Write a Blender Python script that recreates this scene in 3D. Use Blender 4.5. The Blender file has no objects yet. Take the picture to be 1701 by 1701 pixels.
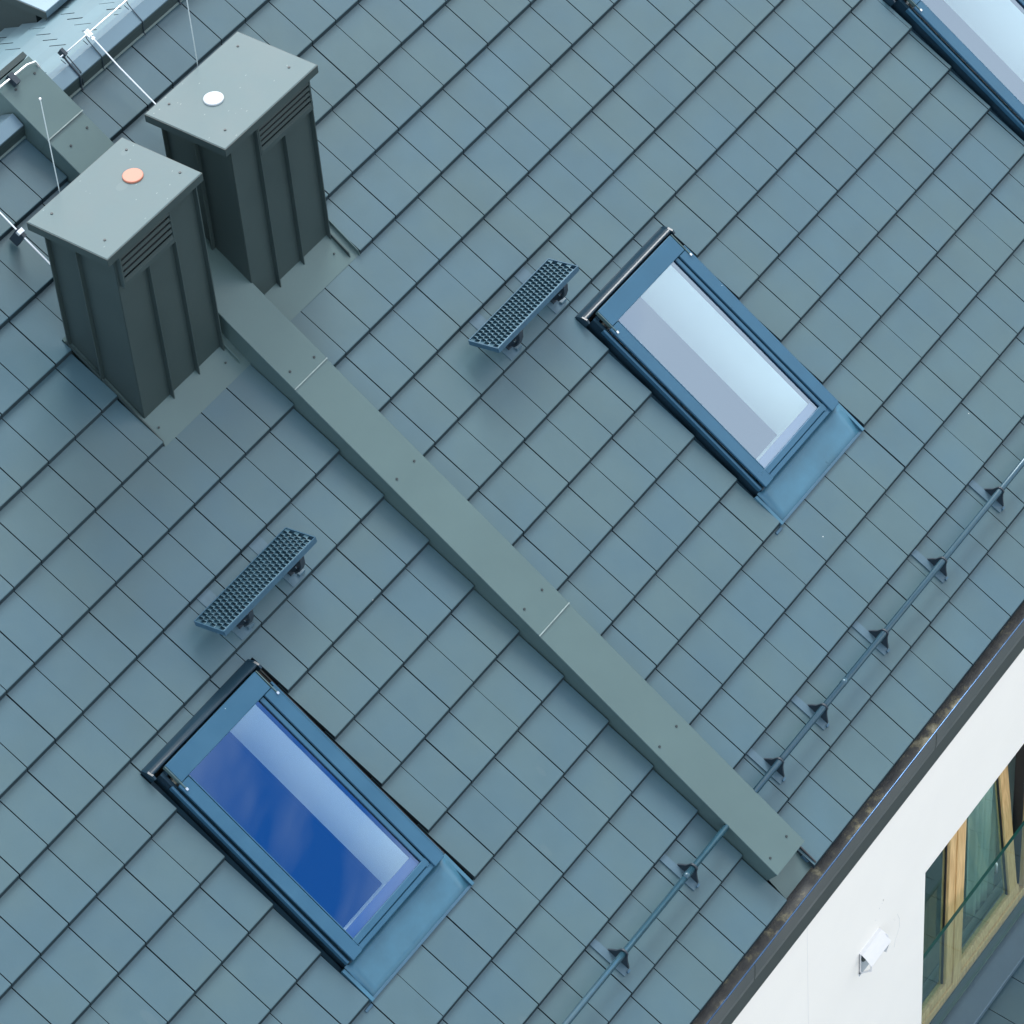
import bpy, bmesh, math, random
from mathutils import Matrix, Vector
random.seed(11)
scene = bpy.context.scene
COL = scene.collection

# ------------------------------------------------------------------ camera
cam_d = bpy.data.cameras.new('camera'); cam = bpy.data.objects.new('camera', cam_d); COL.objects.link(cam)
scene.camera = cam
cam_d.sensor_width = 36.0; cam_d.lens = 126.4619
cam_d.shift_x = 0.03774; cam_d.shift_y = -0.09554
cam_d.clip_start = 0.5; cam_d.clip_end = 2000
RX = Vector((0.58344228, -0.80883951, -0.07330587))
RY = Vector((-0.60862716, -0.37568229, -0.69888182))
RZ = Vector((0.53774351, 0.45237314, -0.71147063))
cam.matrix_world = Matrix(((RX.x, -RY.x, -RZ.x, -10.94975846), (RX.y, -RY.y, -RZ.y, -7.99391503),
                           (RX.z, -RY.z, -RZ.z, 15.09507548), (0, 0, 0, 1)))

# ------------------------------------------------------------------ sky and sun
SUN_EL, SUN_AZ = math.radians(50), math.radians(60)       # azimuth measured from +Y (up the slope) towards +X
w = bpy.data.worlds.new('World'); scene.world = w; w.use_nodes = True
nt = w.node_tree; N = nt.nodes; L = nt.links; N.clear()
wo = N.new('ShaderNodeOutputWorld'); bg = N.new('ShaderNodeBackground')
sky = N.new('ShaderNodeTexSky'); sky.sky_type = 'NISHITA'; sky.sun_disc = False
sky.sun_elevation = SUN_EL; sky.sun_rotation = SUN_AZ; sky.air_density = 1.0; sky.dust_density = 0.0; sky.ozone_density = 6.0
tc = N.new('ShaderNodeTexCoord')
mp = N.new('ShaderNodeMapping'); mp.inputs['Location'].default_value = (14.9459, 16.8976, 0.36135); mp.inputs['Scale'].default_value = (1.0, 1.0, 1.6)
nz = N.new('ShaderNodeTexNoise'); nz.inputs['Scale'].default_value = 1.7; nz.inputs['Detail'].default_value = 7
nz.inputs['Roughness'].default_value = 0.55; nz.inputs['Distortion'].default_value = 0.3
rp = N.new('ShaderNodeValToRGB'); rp.color_ramp.elements[0].position = 0.422; rp.color_ramp.elements[1].position = 0.525
rp.color_ramp.elements[0].color = (0, 0, 0, 1); rp.color_ramp.elements[1].color = (1, 1, 1, 1)
mxs = N.new('ShaderNodeMixRGB')
nz2 = N.new('ShaderNodeTexNoise'); nz2.inputs['Scale'].default_value = 4.0; nz2.inputs['Detail'].default_value = 4
cr = N.new('ShaderNodeValToRGB'); cr.color_ramp.elements[0].position = 0.35; cr.color_ramp.elements[1].position = 0.65
cr.color_ramp.elements[0].color = (0.83, 0.82, 0.79, 1); cr.color_ramp.elements[1].color = (1, 0.97, 0.90, 1)
sc = N.new('ShaderNodeVectorMath'); sc.operation = 'SCALE'; sc.inputs['Scale'].default_value = 17.2
L.new(tc.outputs['Generated'], nz2.inputs[0]); L.new(nz2.outputs[0], cr.inputs[0]); L.new(cr.outputs[0], sc.inputs[0]); L.new(sc.outputs[0], mxs.inputs[2])
L.new(tc.outputs['Generated'], mp.inputs[0]); L.new(mp.outputs[0], nz.inputs[0]); L.new(nz.outputs[0], rp.inputs[0])
hs = N.new('ShaderNodeHueSaturation'); hs.inputs['Saturation'].default_value = 1.25; hs.inputs['Value'].default_value = 2.4
L.new(sky.outputs[0], hs.inputs['Color']); L.new(rp.outputs[0], mxs.inputs[0]); L.new(hs.outputs[0], mxs.inputs[1]); L.new(mxs.outputs[0], bg.inputs[0])
bg.inputs[1].default_value = 0.05
L.new(bg.outputs[0], wo.inputs[0])
sd = bpy.data.lights.new('sun', 'SUN'); sun = bpy.data.objects.new('sun', sd); COL.objects.link(sun)
sd.energy = 1.5; sd.angle = math.radians(24); sd.color = (1.0, 0.97, 0.92)
sv = Vector((math.sin(SUN_AZ) * math.cos(SUN_EL), math.cos(SUN_AZ) * math.cos(SUN_EL), math.sin(SUN_EL)))
sun.rotation_euler = sv.to_track_quat('Z', 'Y').to_euler(); sun.location = (0, 0, 40)
vs = scene.view_settings; vs.view_transform = 'Standard'; vs.look = 'None'; vs.gamma = 1.0; vs.exposure = 1.48
vs.use_curve_mapping = False

# ------------------------------------------------------------------ constants of the place
PIT = math.radians(35.12644)
RF = Matrix.Rotation(PIT, 4, 'X')            # roof frame: x along the eaves, y up the slope, z off the roof
TW, EX = 0.21958, 0.35                       # tile cover width and visible length
LSH = -0.1156 * TW                           # the left slope's joints are shifted a little
UPPER = 4.17                                 # where tiles end under the ridge capping
def rl(x, s, h=0.0): return RF @ Vector((x, s, h))

# ------------------------------------------------------------------ materials
def mat(name, base, rough=0.45, metal=0.0, spec=0.5, vary=0.0, nscale=4.0, rvary=0.0, bump=0.0, bscale=60.0, coat=0.0,
        tint=None, tintscale=1.2, tintamt=0.0, perobj=0.0):
    m = bpy.data.materials.new(name); m.use_nodes = True
    t = m.node_tree; n = t.nodes; l = t.links; p = n['Principled BSDF']
    p.inputs['Roughness'].default_value = rough; p.inputs['Metallic'].default_value = metal
    p.inputs['Specular IOR Level'].default_value = spec; p.inputs['Coat Weight'].default_value = coat
    p.inputs['Coat Roughness'].default_value = 0.3
    geo = n.new('ShaderNodeNewGeometry'); col = n.new('ShaderNodeRGB'); col.outputs[0].default_value = (*base, 1)
    cur = col.outputs[0]
    if tint:
        a = n.new('ShaderNodeTexNoise'); a.inputs['Scale'].default_value = tintscale; a.inputs['Detail'].default_value = 3
        l.new(geo.outputs['Position'], a.inputs[0])
        r = n.new('ShaderNodeMapRange'); r.inputs[1].default_value = 0.38; r.inputs[2].default_value = 0.62; r.inputs[4].default_value = tintamt
        l.new(a.outputs[0], r.inputs[0]); x = n.new('ShaderNodeMixRGB'); x.inputs[2].default_value = (*tint, 1)
        l.new(r.outputs[0], x.inputs[0]); l.new(cur, x.inputs[1]); cur = x.outputs[0]
    if vary or perobj:
        a = n.new('ShaderNodeTexNoise'); a.inputs['Scale'].default_value = nscale; a.inputs['Detail'].default_value = 8
        a.inputs['Roughness'].default_value = 0.65
        l.new(geo.outputs['Position'], a.inputs[0])
        r = n.new('ShaderNodeMapRange'); r.inputs[1].default_value = 0.3; r.inputs[2].default_value = 0.7
        r.inputs[3].default_value = 1 - vary; r.inputs[4].default_value = 1 + vary; l.new(a.outputs[0], r.inputs[0])
        f = r.outputs[0]
        if perobj:
            oi = n.new('ShaderNodeObjectInfo'); q = n.new('ShaderNodeMapRange'); q.inputs[3].default_value = 1 - perobj; q.inputs[4].default_value = 1 + perobj
            l.new(oi.outputs['Random'], q.inputs[0]); mm = n.new('ShaderNodeMath'); mm.operation = 'MULTIPLY'
            l.new(f, mm.inputs[0]); l.new(q.outputs[0], mm.inputs[1]); f = mm.outputs[0]
        x = n.new('ShaderNodeVectorMath'); x.operation = 'SCALE'; l.new(cur, x.inputs[0]); l.new(f, x.inputs['Scale']); cur = x.outputs[0]
        if rvary:
            r2 = n.new('ShaderNodeMapRange'); r2.inputs[1].default_value = 0.3; r2.inputs[2].default_value = 0.7
            r2.inputs[3].default_value = rough - rvary; r2.inputs[4].default_value = rough + rvary
            l.new(a.outputs[0], r2.inputs[0]); l.new(r2.outputs[0], p.inputs['Roughness'])
    l.new(cur, p.inputs['Base Color'])
    if bump:
        a = n.new('ShaderNodeTexNoise'); a.inputs['Scale'].default_value = bscale; a.inputs['Detail'].default_value = 4
        l.new(geo.outputs['Position'], a.inputs[0]); b = n.new('ShaderNodeBump'); b.inputs['Strength'].default_value = bump
        b.inputs['Distance'].default_value = 0.01; l.new(a.outputs[0], b.inputs['Height']); l.new(b.outputs[0], p.inputs['Normal'])
    m['_cur'] = 0
    return m

def add_spots(m, colour, scale, thresh, stretch=(1, 1, 1), amount=0.8, mask=None):
    """small droppings, drips and scuffs laid over a material's colour"""
    t = m.node_tree; n = t.nodes; l = t.links; p = n['Principled BSDF']
    src = p.inputs['Base Color'].links[0].from_socket
    geo = n.new('ShaderNodeNewGeometry'); mp_ = n.new('ShaderNodeMapping'); mp_.inputs['Scale'].default_value = stretch
    l.new(geo.outputs['Position'], mp_.inputs[0])
    v = n.new('ShaderNodeTexVoronoi'); v.inputs['Scale'].default_value = scale; l.new(mp_.outputs[0], v.inputs['Vector'])
    lt = n.new('ShaderNodeMath'); lt.operation = 'LESS_THAN'; lt.inputs[1].default_value = thresh; l.new(v.outputs['Distance'], lt.inputs[0])
    fac = lt.outputs[0]
    sepc = n.new('ShaderNodeSeparateColor'); l.new(v.outputs['Color'], sepc.inputs[0])
    g = n.new('ShaderNodeMath'); g.operation = 'GREATER_THAN'; g.inputs[1].default_value = mask if mask else 0.5; l.new(sepc.outputs[0], g.inputs[0])
    mu = n.new('ShaderNodeMath'); mu.operation = 'MULTIPLY'; l.new(fac, mu.inputs[0]); l.new(g.outputs[0], mu.inputs[1])
    am = n.new('ShaderNodeMath'); am.operation = 'MULTIPLY'; am.inputs[1].default_value = amount; l.new(mu.outputs[0], am.inputs[0])
    x = n.new('ShaderNodeMixRGB'); x.inputs[2].default_value = (*colour, 1)
    l.new(am.outputs[0], x.inputs[0]); l.new(src, x.inputs[1]); l.new(x.outputs[0], p.inputs['Base Color'])

M = {}
M['tile'] = mat('tile_slate_blue', (0.037, 0.088, 0.116), rough=0.44, spec=0.5, vary=0.05, nscale=3.0, rvary=0.05, bump=0.04, bscale=90,
                tint=(0.042, 0.090, 0.108), tintscale=1.7, tintamt=1.0, perobj=0.03)
add_spots(M['tile'], (0.62, 0.66, 0.66), 5.0, 0.022, mask=0.86)
add_spots(M['tile'], (0.13, 0.165, 0.175), 2.2, 0.09, stretch=(1.6, 0.7, 0.7), amount=0.07, mask=0.80)
M['edge'] = mat('tile_edge_shade', (0.018, 0.034, 0.044), rough=0.8, spec=0.2, vary=0.15, nscale=25)  # contact shade along courses and joints, painted as a darker edge colour
M['metal'] = mat('painted_sheet_metal', (0.058, 0.106, 0.110), rough=0.42, spec=0.55, metal=0.10, vary=0.07, nscale=1.6, rvary=0.06, bump=0.10, bscale=5)
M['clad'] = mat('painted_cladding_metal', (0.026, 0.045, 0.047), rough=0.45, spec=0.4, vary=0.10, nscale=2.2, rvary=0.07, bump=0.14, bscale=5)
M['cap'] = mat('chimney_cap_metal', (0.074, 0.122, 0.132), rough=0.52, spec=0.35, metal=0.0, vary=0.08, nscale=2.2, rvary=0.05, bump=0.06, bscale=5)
add_spots(M['cap'], (0.42, 0.48, 0.47), 22.0, 0.13, stretch=(1, 2.6, 1), amount=0.30, mask=0.86)
add_spots(M['cap'], (0.22, 0.27, 0.27), 5.0, 0.20, stretch=(1, 1.4, 1), amount=0.08, mask=0.80)
M['ridge'] = mat('ridge_cap_metal', (0.110, 0.185, 0.235), rough=0.35, spec=0.6, metal=0.2, vary=0.05, nscale=3.0)
M['winblue'] = mat('skylight_blue_grey', (0.024, 0.088, 0.150), rough=0.32, spec=0.35, metal=0.15, vary=0.06, nscale=5.0, rvary=0.05)
add_spots(M['winblue'], (0.6, 0.75, 0.8), 22.0, 0.05, mask=0.9)
M['apron'] = mat('skylight_apron', (0.040, 0.125, 0.190), rough=0.33, spec=0.4, metal=0.15, vary=0.16, nscale=4.0, rvary=0.07, bump=0.10, bscale=9)
M['head'] = mat('skylight_head_metal', (0.012, 0.032, 0.050), rough=0.22, spec=0.3, metal=0.0, vary=0.1, nscale=5.0)
M['rubber'] = mat('black_rubber', (0.012, 0.015, 0.02), rough=0.6, vary=0.2, nscale=30)
M['dark'] = mat('underlay_black', (0.015, 0.020, 0.024), rough=0.85, vary=0.2, nscale=12)
M['foam'] = mat('edge_foam', (0.018, 0.016, 0.016), rough=0.9, vary=0.5, nscale=60, bump=0.5, bscale=120)
M['alu'] = mat('bare_aluminium', (0.78, 0.82, 0.84), rough=0.28, metal=0.75, vary=0.05)
M['rail'] = mat('snow_guard_paint', (0.022, 0.070, 0.102), rough=0.24, spec=0.7, metal=0.25, vary=0.1, nscale=20)
M['bracket'] = mat('dark_bracket', (0.010, 0.024, 0.038), rough=0.6, spec=0.5, vary=0.1, nscale=20)
M['strap'] = mat('bracket_strap', (0.035, 0.095, 0.150), rough=0.38, metal=0.2, vary=0.1, nscale=15)
M['grate'] = mat('grating_metal', (0.030, 0.085, 0.120), rough=0.48, spec=0.45, metal=0.35, vary=0.15, nscale=30)
M['bolt'] = mat('zinc_bolt', (0.6, 0.65, 0.68), rough=0.25, metal=0.9)
M['screw'] = mat('screw_dark', (0.01, 0.02, 0.025), rough=0.5)
M['white'] = mat('white_render', (0.85, 0.835, 0.79), rough=0.85, spec=0.2, vary=0.02, nscale=0.9, bump=0.08, bscale=120, tint=(0.80, 0.79, 0.75), tintscale=0.8, tintamt=0.3)
M['whitepl'] = mat('white_plastic', (0.68, 0.69, 0.70), rough=0.55)
M['orange'] = mat('copper_plug', (0.40, 0.155, 0.10), rough=0.45, vary=0.05, nscale=20)
M['wplug'] = mat('pale_plug', (0.38, 0.43, 0.46), rough=0.5, vary=0.04, nscale=20)
M['gutter'] = mat('gutter_metal', (0.115, 0.120, 0.115), rough=0.34, spec=0.6, metal=0.3, vary=0.12, nscale=3.0, rvary=0.06, bump=0.06, bscale=7)
M['fascia'] = mat('fascia_metal', (0.045, 0.055, 0.052), rough=0.5, vary=0.08, nscale=5)
M['lav'] = mat('bottom_spacer', (0.045, 0.075, 0.15), rough=0.6)
M['fold'] = mat('folded_edge_highlight', (0.19, 0.25, 0.25), rough=0.5, vary=0.3, nscale=20)  # highlight along the sheet laps, painted as a lighter colour
M['strap2'] = mat('step_strap', (0.050, 0.105, 0.145), rough=0.55, vary=0.1, nscale=15)
M['term'] = mat('terminal_grey', (0.32, 0.40, 0.42), rough=0.5)
M['rim'] = mat('gutter_rim', (0.05, 0.10, 0.19), rough=0.25, metal=0.8, vary=0.25, nscale=9)
M['reveal'] = mat('white_reveal', (0.86, 0.92, 0.86), rough=0.5)
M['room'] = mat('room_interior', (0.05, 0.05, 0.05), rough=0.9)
M['concrete'] = mat('street_paving', (0.16, 0.16, 0.155), rough=0.9, vary=0.2, nscale=0.6)
M['curtain'] = mat('pale_curtain', (0.55, 0.60, 0.55), rough=0.9, vary=0.05, nscale=12)
M['lowmetal'] = mat('sill_metal', (0.075, 0.125, 0.165), rough=0.38, metal=0.2, vary=0.06, nscale=4)

# moss and silt in the gutter
def debris_mat():
    m = mat('gutter_silt', (0.05, 0.047, 0.035), rough=0.95, bump=0.6, bscale=90)
    t = m.node_tree; n = t.nodes; l = t.links; p = n['Principled BSDF']
    geo = n.new('ShaderNodeNewGeometry'); a = n.new('ShaderNodeTexNoise'); a.inputs['Scale'].default_value = 7; a.inputs['Detail'].default_value = 10; a.inputs['Roughness'].default_value = 0.7
    l.new(geo.outputs['Position'], a.inputs[0]); r = n.new('ShaderNodeValToRGB'); e = r.color_ramp.elements
    e[0].position = 0.40; e[0].color = (0.080, 0.085, 0.088, 1); e[1].position = 0.70; e[1].color = (0.50, 0.48, 0.36, 1)
    k = r.color_ramp.elements.new(0.53); k.color = (0.11, 0.115, 0.11, 1)
    k = r.color_ramp.elements.new(0.59); k.color = (0.25, 0.24, 0.17, 1)
    l.new(a.outputs[0], r.inputs[0]); l.new(r.outputs[0], p.inputs['Base Color']); return m
M['silt'] = debris_mat()
def wood_mat():
    m = mat('pine_wood', (0.56, 0.36, 0.15), rough=0.45)
    t = m.node_tree; n = t.nodes; l = t.links; p = n['Principled BSDF']
    geo = n.new('ShaderNodeNewGeometry'); mp_ = n.new('ShaderNodeMapping'); mp_.inputs['Scale'].default_value = (30, 30, 2.0)
    a = n.new('ShaderNodeTexNoise'); a.inputs['Scale'].default_value = 2.5; a.inputs['Detail'].default_value = 6
    l.new(geo.outputs['Position'], mp_.inputs[0]); l.new(mp_.outputs[0], a.inputs[0])
    r = n.new('ShaderNodeValToRGB'); r.color_ramp.elements[0].position = 0.3; r.color_ramp.elements[0].color = (0.55, 0.34, 0.14, 1)
    r.color_ramp.elements[1].position = 0.7; r.color_ramp.elements[1].color = (0.80, 0.56, 0.27, 1)
    l.new(a.outputs[0], r.inputs[0]); l.new(r.outputs[0], p.inputs['Base Color']); return m
M['wood'] = wood_mat()
def glass_mat(name, ior, trans, gloss, rough=0.0, wav=0.0):
    m = bpy.data.materials.new(name); m.use_nodes = True; t = m.node_tree; n = t.nodes; l = t.links; n.clear()
    o = n.new('ShaderNodeOutputMaterial'); tr = n.new('ShaderNodeBsdfTransparent'); tr.inputs[0].default_value = (*trans, 1)
    g = n.new('ShaderNodeBsdfGlossy'); g.inputs[0].default_value = (*gloss, 1); g.inputs['Roughness'].default_value = rough
    f = n.new('ShaderNodeFresnel'); f.inputs[0].default_value = ior; x = n.new('ShaderNodeMixShader')
    if wav:
        geo = n.new('ShaderNodeNewGeometry'); a = n.new('ShaderNodeTexNoise'); a.inputs['Scale'].default_value = 2.0
        b = n.new('ShaderNodeBump'); b.inputs['Strength'].default_value = wav; b.inputs['Distance'].default_value = 0.01
        l.new(geo.outputs['Position'], a.inputs[0]); l.new(a.outputs[0], b.inputs['Height']); l.new(b.outputs[0], g.inputs['Normal'])
    gb = n.new('ShaderNodeNewGeometry'); iv = n.new('ShaderNodeMath'); iv.operation = 'SUBTRACT'; iv.inputs[0].default_value = 1.0
    mu = n.new('ShaderNodeMath'); mu.operation = 'MULTIPLY'      # only the entering face mirrors; the leaving face lets light through
    l.new(gb.outputs['Backfacing'], iv.inputs[1]); l.new(iv.outputs[0], mu.inputs[0]); l.new(f.outputs[0], mu.inputs[1])
    l.new(mu.outputs[0], x.inputs[0]); l.new(tr.outputs[0], x.inputs[1]); l.new(g.outputs[0], x.inputs[2]); l.new(x.outputs[0], o.inputs[0])
    return m
M['pane'] = glass_mat('skylight_glass', 3.3, (0.89, 0.94, 0.96), (0.54, 0.73, 1.0))
M['balglass'] = glass_mat('balustrade_glass', 2.2, (0.91, 0.97, 0.95), (.9, 1, 1))
M['winglass'] = glass_mat('window_glass', 3.2, (0.86, 0.95, 0.93), (0.80, 1, 0.97))
M['glassedge'] = mat('glass_edge_green', (0.01, 0.07, 0.06), rough=0.2)

# ------------------------------------------------------------------ mesh helpers
class MB:
    def __init__(s): s.bm = bmesh.new()
    def hexa(s, v):
        b = [s.bm.verts.new(p) for p in v]
        for f in ((0, 1, 2, 3), (4, 5, 6, 7), (0, 1, 5, 4), (1, 2, 6, 5), (2, 3, 7, 6), (3, 0, 4, 7)): s.bm.faces.new([b[i] for i in f])
        return s
    def box(s, x0, x1, y0, y1, z0, z1):
        return s.hexa([(x0, y0, z0), (x1, y0, z0), (x1, y1, z0), (x0, y1, z0), (x0, y0, z1), (x1, y0, z1), (x1, y1, z1), (x0, y1, z1)])
    def prism(s, prof, a0, a1, axis='x'):
        """closed profile extruded along an axis; profile gives the two other coordinates in order"""
        def P(a, p):
            return {'x': (a, p[0], p[1]), 'y': (p[0], a, p[1]), 'z': (p[0], p[1], a)}[axis]
        A = [s.bm.verts.new(P(a0, p)) for p in prof]; B = [s.bm.verts.new(P(a1, p)) for p in prof]; n = len(prof)
        s.bm.faces.new(A); s.bm.faces.new(B[::-1])
        for i in range(n): s.bm.faces.new([A[i], A[(i + 1) % n], B[(i + 1) % n], B[i]])
        return s
    def tube(s, pts, r, seg=10, caps=True):
        pts = [Vector(p) for p in pts]; rings = []
        for i, p in enumerate(pts):
            d = (pts[min(i + 1, len(pts) - 1)] - pts[max(i - 1, 0)]).normalized()
            a = d.orthogonal().normalized() if i == 0 else (rings_a - d * rings_a.dot(d)).normalized()
            rings_a = a; b = d.cross(a)
            rr = r[i] if isinstance(r, (list, tuple)) else r
            rings.append([s.bm.verts.new(p + (a * math.cos(t) + b * math.sin(t)) * rr) for t in [2 * math.pi * k / seg for k in range(seg)]])
        for A, B in zip(rings, rings[1:]):
            for k in range(seg): s.bm.faces.new([A[k], A[(k + 1) % seg], B[(k + 1) % seg], B[k]])
        if caps: s.bm.faces.new(rings[0][::-1]); s.bm.faces.new(rings[-1])
        return s
    def disc(s, c, r, h, seg=24, z=Vector((0, 0, 1)), dome=0.0):
        c = Vector(c); a = z.orthogonal().normalized(); b = z.cross(a)
        def ring(rr, hh): return [s.bm.verts.new(c + (a * math.cos(2 * math.pi * k / seg) + b * math.sin(2 * math.pi * k / seg)) * rr + z * hh) for k in range(seg)]
        R0, R1, R2 = ring(r, 0), ring(r, h * 0.75), ring(r * 0.94, h)
        for A, B in ((R0, R1), (R1, R2)):
            for k in range(seg): s.bm.faces.new([A[k], A[(k + 1) % seg], B[(k + 1) % seg], B[k]])
        s.bm.faces.new(R2); s.bm.faces.new(R0[::-1]); return s
    def plate(s, prof, t0, t1, axis='x'): return s.prism(prof, t0, t1, axis)
    def build(s, name, m, parent=None, smooth=False, bevel=0.0, loc=(0, 0, 0), rot=(0, 0, 0)):
        bmesh.ops.recalc_face_normals(s.bm, faces=s.bm.faces[:])
        me = bpy.data.meshes.new(name); s.bm.to_mesh(me); s.bm.free(); me.materials.append(m)
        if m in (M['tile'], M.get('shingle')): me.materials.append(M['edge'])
        if smooth:
            for f in me.polygons: f.use_smooth = True
        o = bpy.data.objects.new(name, me); COL.objects.link(o); o.location = loc; o.rotation_euler = rot
        if parent: o.parent = parent
        if bevel:
            b = o.modifiers.new('bevel', 'BEVEL'); b.width = bevel; b.segments = 1; b.limit_method = 'ANGLE'
        return o

def tag(o, label=None, cat=None, group=None, kind=None):
    if label: o['label'] = label
    if cat: o['category'] = cat
    if group: o['group'] = group
    if kind: o['kind'] = kind
    return o
def thing(name, label, cat, base=(0, 0, 0), roof=True, group=None):
    """Empty at the thing's base. On the roof, base is (x, up-slope, off-roof) and the Empty takes the roof's pitch."""
    o = bpy.data.objects.new(name, None); COL.objects.link(o); o.empty_display_size = 0.2
    if roof: o.location = rl(*base); o.rotation_euler = (PIT, 0, 0)
    else: o.location = base
    return tag(o, label, cat, group)
def copy_tree(o, parent=None):
    c = o.copy(); COL.objects.link(c)
    if parent: c.parent = parent
    for ch in [k for k in bpy.data.objects if k.parent == o]: copy_tree(ch, c)
    return c

# ------------------------------------------------------------------ roofs: decks and tiles
def subtract(rects, hole):
    hx0, hx1, hs0, hs1 = hole; out = []
    for (x0, x1, s0, s1) in rects:
        if x1 <= hx0 or x0 >= hx1 or s1 <= hs0 or s0 >= hs1: out.append((x0, x1, s0, s1)); continue
        if x0 < hx0: out.append((x0, hx0, s0, s1))
        if x1 > hx1: out.append((hx1, x1, s0, s1))
        cx0, cx1 = max(x0, hx0), min(x1, hx1)
        if s0 < hs0: out.append((cx0, cx1, s0, hs0))
        if s1 > hs1: out.append((cx0, cx1, hs1, s1))
    return out
W1, W2, W3 = -3.10, 0.842, 4.210          # left edges of the three skylights
def win_hole(x, gl=0.013, gr=0.030): return (x - gl, x + 0.896 + gr, -0.360, 1.308)
HOLES = [win_hole(W1), win_hole(W2, 0.004, 0.012), win_hole(W3, 0.010, 0.03),
         (-1.652, -0.89, 2.432, 3.22), (-0.64, 0.105, 2.440, 3.22)]
DROP, TH = 0.034, 0.0245
SLOPE = DROP / EX
def tile_bm(mb, x0, x1, a0, a1, ox=0, oy=0, z=0, low=True):
    """one tile, a0..a1 measured up from the tile's own lower edge; top falls away up the slope"""
    def t(a): return -a * SLOPE + z
    def pt(x, a, h): return (ox + x, oy + a, h)
    if low and a0 <= 1e-6:
        prof = [(-0.0150, -0.0280 + z), (-0.0018, -0.0045 + z), (0.0010, -0.0010 + z), (0.004, t(0.004)), (a1, t(a1)), (a1, t(a1) - TH), (0.02, t(0.02) - TH - 0.001)]
    else:
        prof = [(a0, t(a0) - TH), (a0, t(a0)), (a1, t(a1)), (a1, t(a1) - TH)]
    A = [mb.bm.verts.new(pt(x0, a, h)) for a, h in prof]; B = [mb.bm.verts.new(pt(x1, a, h)) for a, h in prof]; n = len(prof)
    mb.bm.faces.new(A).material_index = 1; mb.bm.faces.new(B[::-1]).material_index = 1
    for i in range(n):
        f = mb.bm.faces.new([A[i], A[(i + 1) % n], B[(i + 1) % n], B[i]])
        if low and a0 <= 1e-6 and i in (0, 5, 6): f.material_index = 1         # shade painted on the front edge and underside
GAP = 0.0062
TLEN = 0.405
mb = MB(); tile_bm(mb, GAP / 2, TW - GAP / 2, 0, TLEN); _t = mb.build('tile', M['tile']); FULL = _t.data; bpy.data.objects.remove(_t)

ROWOFF = {-10: .0061, -9: .0068, -8: -.003, -7: -.004, -6: -.0036, -5: .002, -4: -.0036, -3: -.006, -2: -.002, -1: .003, 0: .003, 1: .004, 2: .005}
def row_s(j): return -(j + ROWOFF.get(j, 0.0)) * EX        # lower edge of course j (j grows towards the eaves)
cam_inv = cam.matrix_world.inverted()
def px(p):                                                  # where a point falls in the photograph (only to choose which tiles stay single)
    c = cam_inv @ Vector(p); f = 5975.32
    return (786.31 + f * c.x / -c.z, 687.99 - f * c.y / -c.z)

def tiled_roof(name, xmin, xmax, shift, u0, u1, label):
    deck = MB()
    rects = [(xmin, xmax, -1.71, 4.30)]
    for h in HOLES: rects = subtract(rects, (h[0] + .012, h[1] - .012, h[2] + .012, h[3] - .012) if h[2] < 0 else (h[0]+.02, h[1]-.02, h[2]+.3, h[3]-.1))
    for r in rects: deck.box(r[0], r[1], r[2], r[3], -0.16, -0.078)
    d = deck.build(name, M['dark']); d.rotation_euler = (PIT, 0, 0); tag(d, label, kind='structure')
    far = MB(); nfar = 0; singles = 0
    i0, i1 = math.floor(xmin / TW) - 1, math.ceil(xmax / TW) + 1
    for j in range(-11, 6):
        s0 = row_s(j); top = s0 + TLEN if j > -11 else 4.20
        for i in range(i0, i1):
            x0, x1 = i * TW + shift, (i + 1) * TW + shift
            cells = [(x0, x1, s0, top)]
            whole = x0 >= u0 and x1 <= u1
            if not whole: cells = [(max(x0, u0), min(x1, u1), s0, top)] if min(x1, u1) - max(x0, u0) > .015 else []
            n0 = list(cells)
            for h in HOLES: cells = subtract(cells, h)
            cut = cells != n0 or not whole or j == -11
            c = rl((x0 + x1) / 2, s0 + .17); q = px(c)
            near = -55 < q[0] < 1756 and -55 < q[1] < 1756
            jx, jz = random.uniform(-.0010, .0010), random.uniform(-.0012, .0008)
            tilt = (random.uniform(-.0035, .0035), random.uniform(-.0035, .0035), random.uniform(-.0028, .0028))
            if not cells: continue
            if near:
                if not cut: o = bpy.data.objects.new('tile', FULL); COL.objects.link(o)
                else:
                    m2 = MB(); ok = 0
                    for (a, b, c0, c1) in cells:
                        if b - a < .012 or c1 - c0 < .012: continue
                        if c0 > s0 + EX + .004: continue
                        ga = GAP / 2 if abs(a - x0) < 1e-6 else 0; gb = GAP / 2 if abs(b - x1) < 1e-6 else 0
                        tile_bm(m2, a - x0 + ga, b - x0 - gb, c0 - s0, c1 - s0); ok = 1
                    if not ok: m2.bm.free(); continue
                    o = m2.build('tile', M['tile'])
                o.parent = d; o.location = (x0 + jx, s0, jz); o.rotation_euler = tilt; singles += 1
            else:
                for (a, b, c0, c1) in cells:
                    if b - a < .012 or c1 - c0 < .012: continue
                    ga = GAP / 2 if abs(a - x0) < 1e-6 else 0; gb = GAP / 2 if abs(b - x1) < 1e-6 else 0
                    tile_bm(far, a + ga, b - gb, c0 - s0, c1 - s0, 0, s0, jz * .5); nfar += 1
    if nfar: tag(far.build('distant_tile', M['tile'], d), kind='stuff')
    print(name, 'single tiles', singles, 'joined', nfar)
    return d
roofL = tiled_roof('roof', -5.6, -0.86, LSH, -5.6, -0.911, 'grey blue flat tiled roof slope left of the long metal cover strip')
roofR = tiled_roof('roof', -0.66, 6.4, 0.0, -0.628, 6.4, 'grey blue flat tiled roof slope right of the long metal cover strip')

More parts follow.
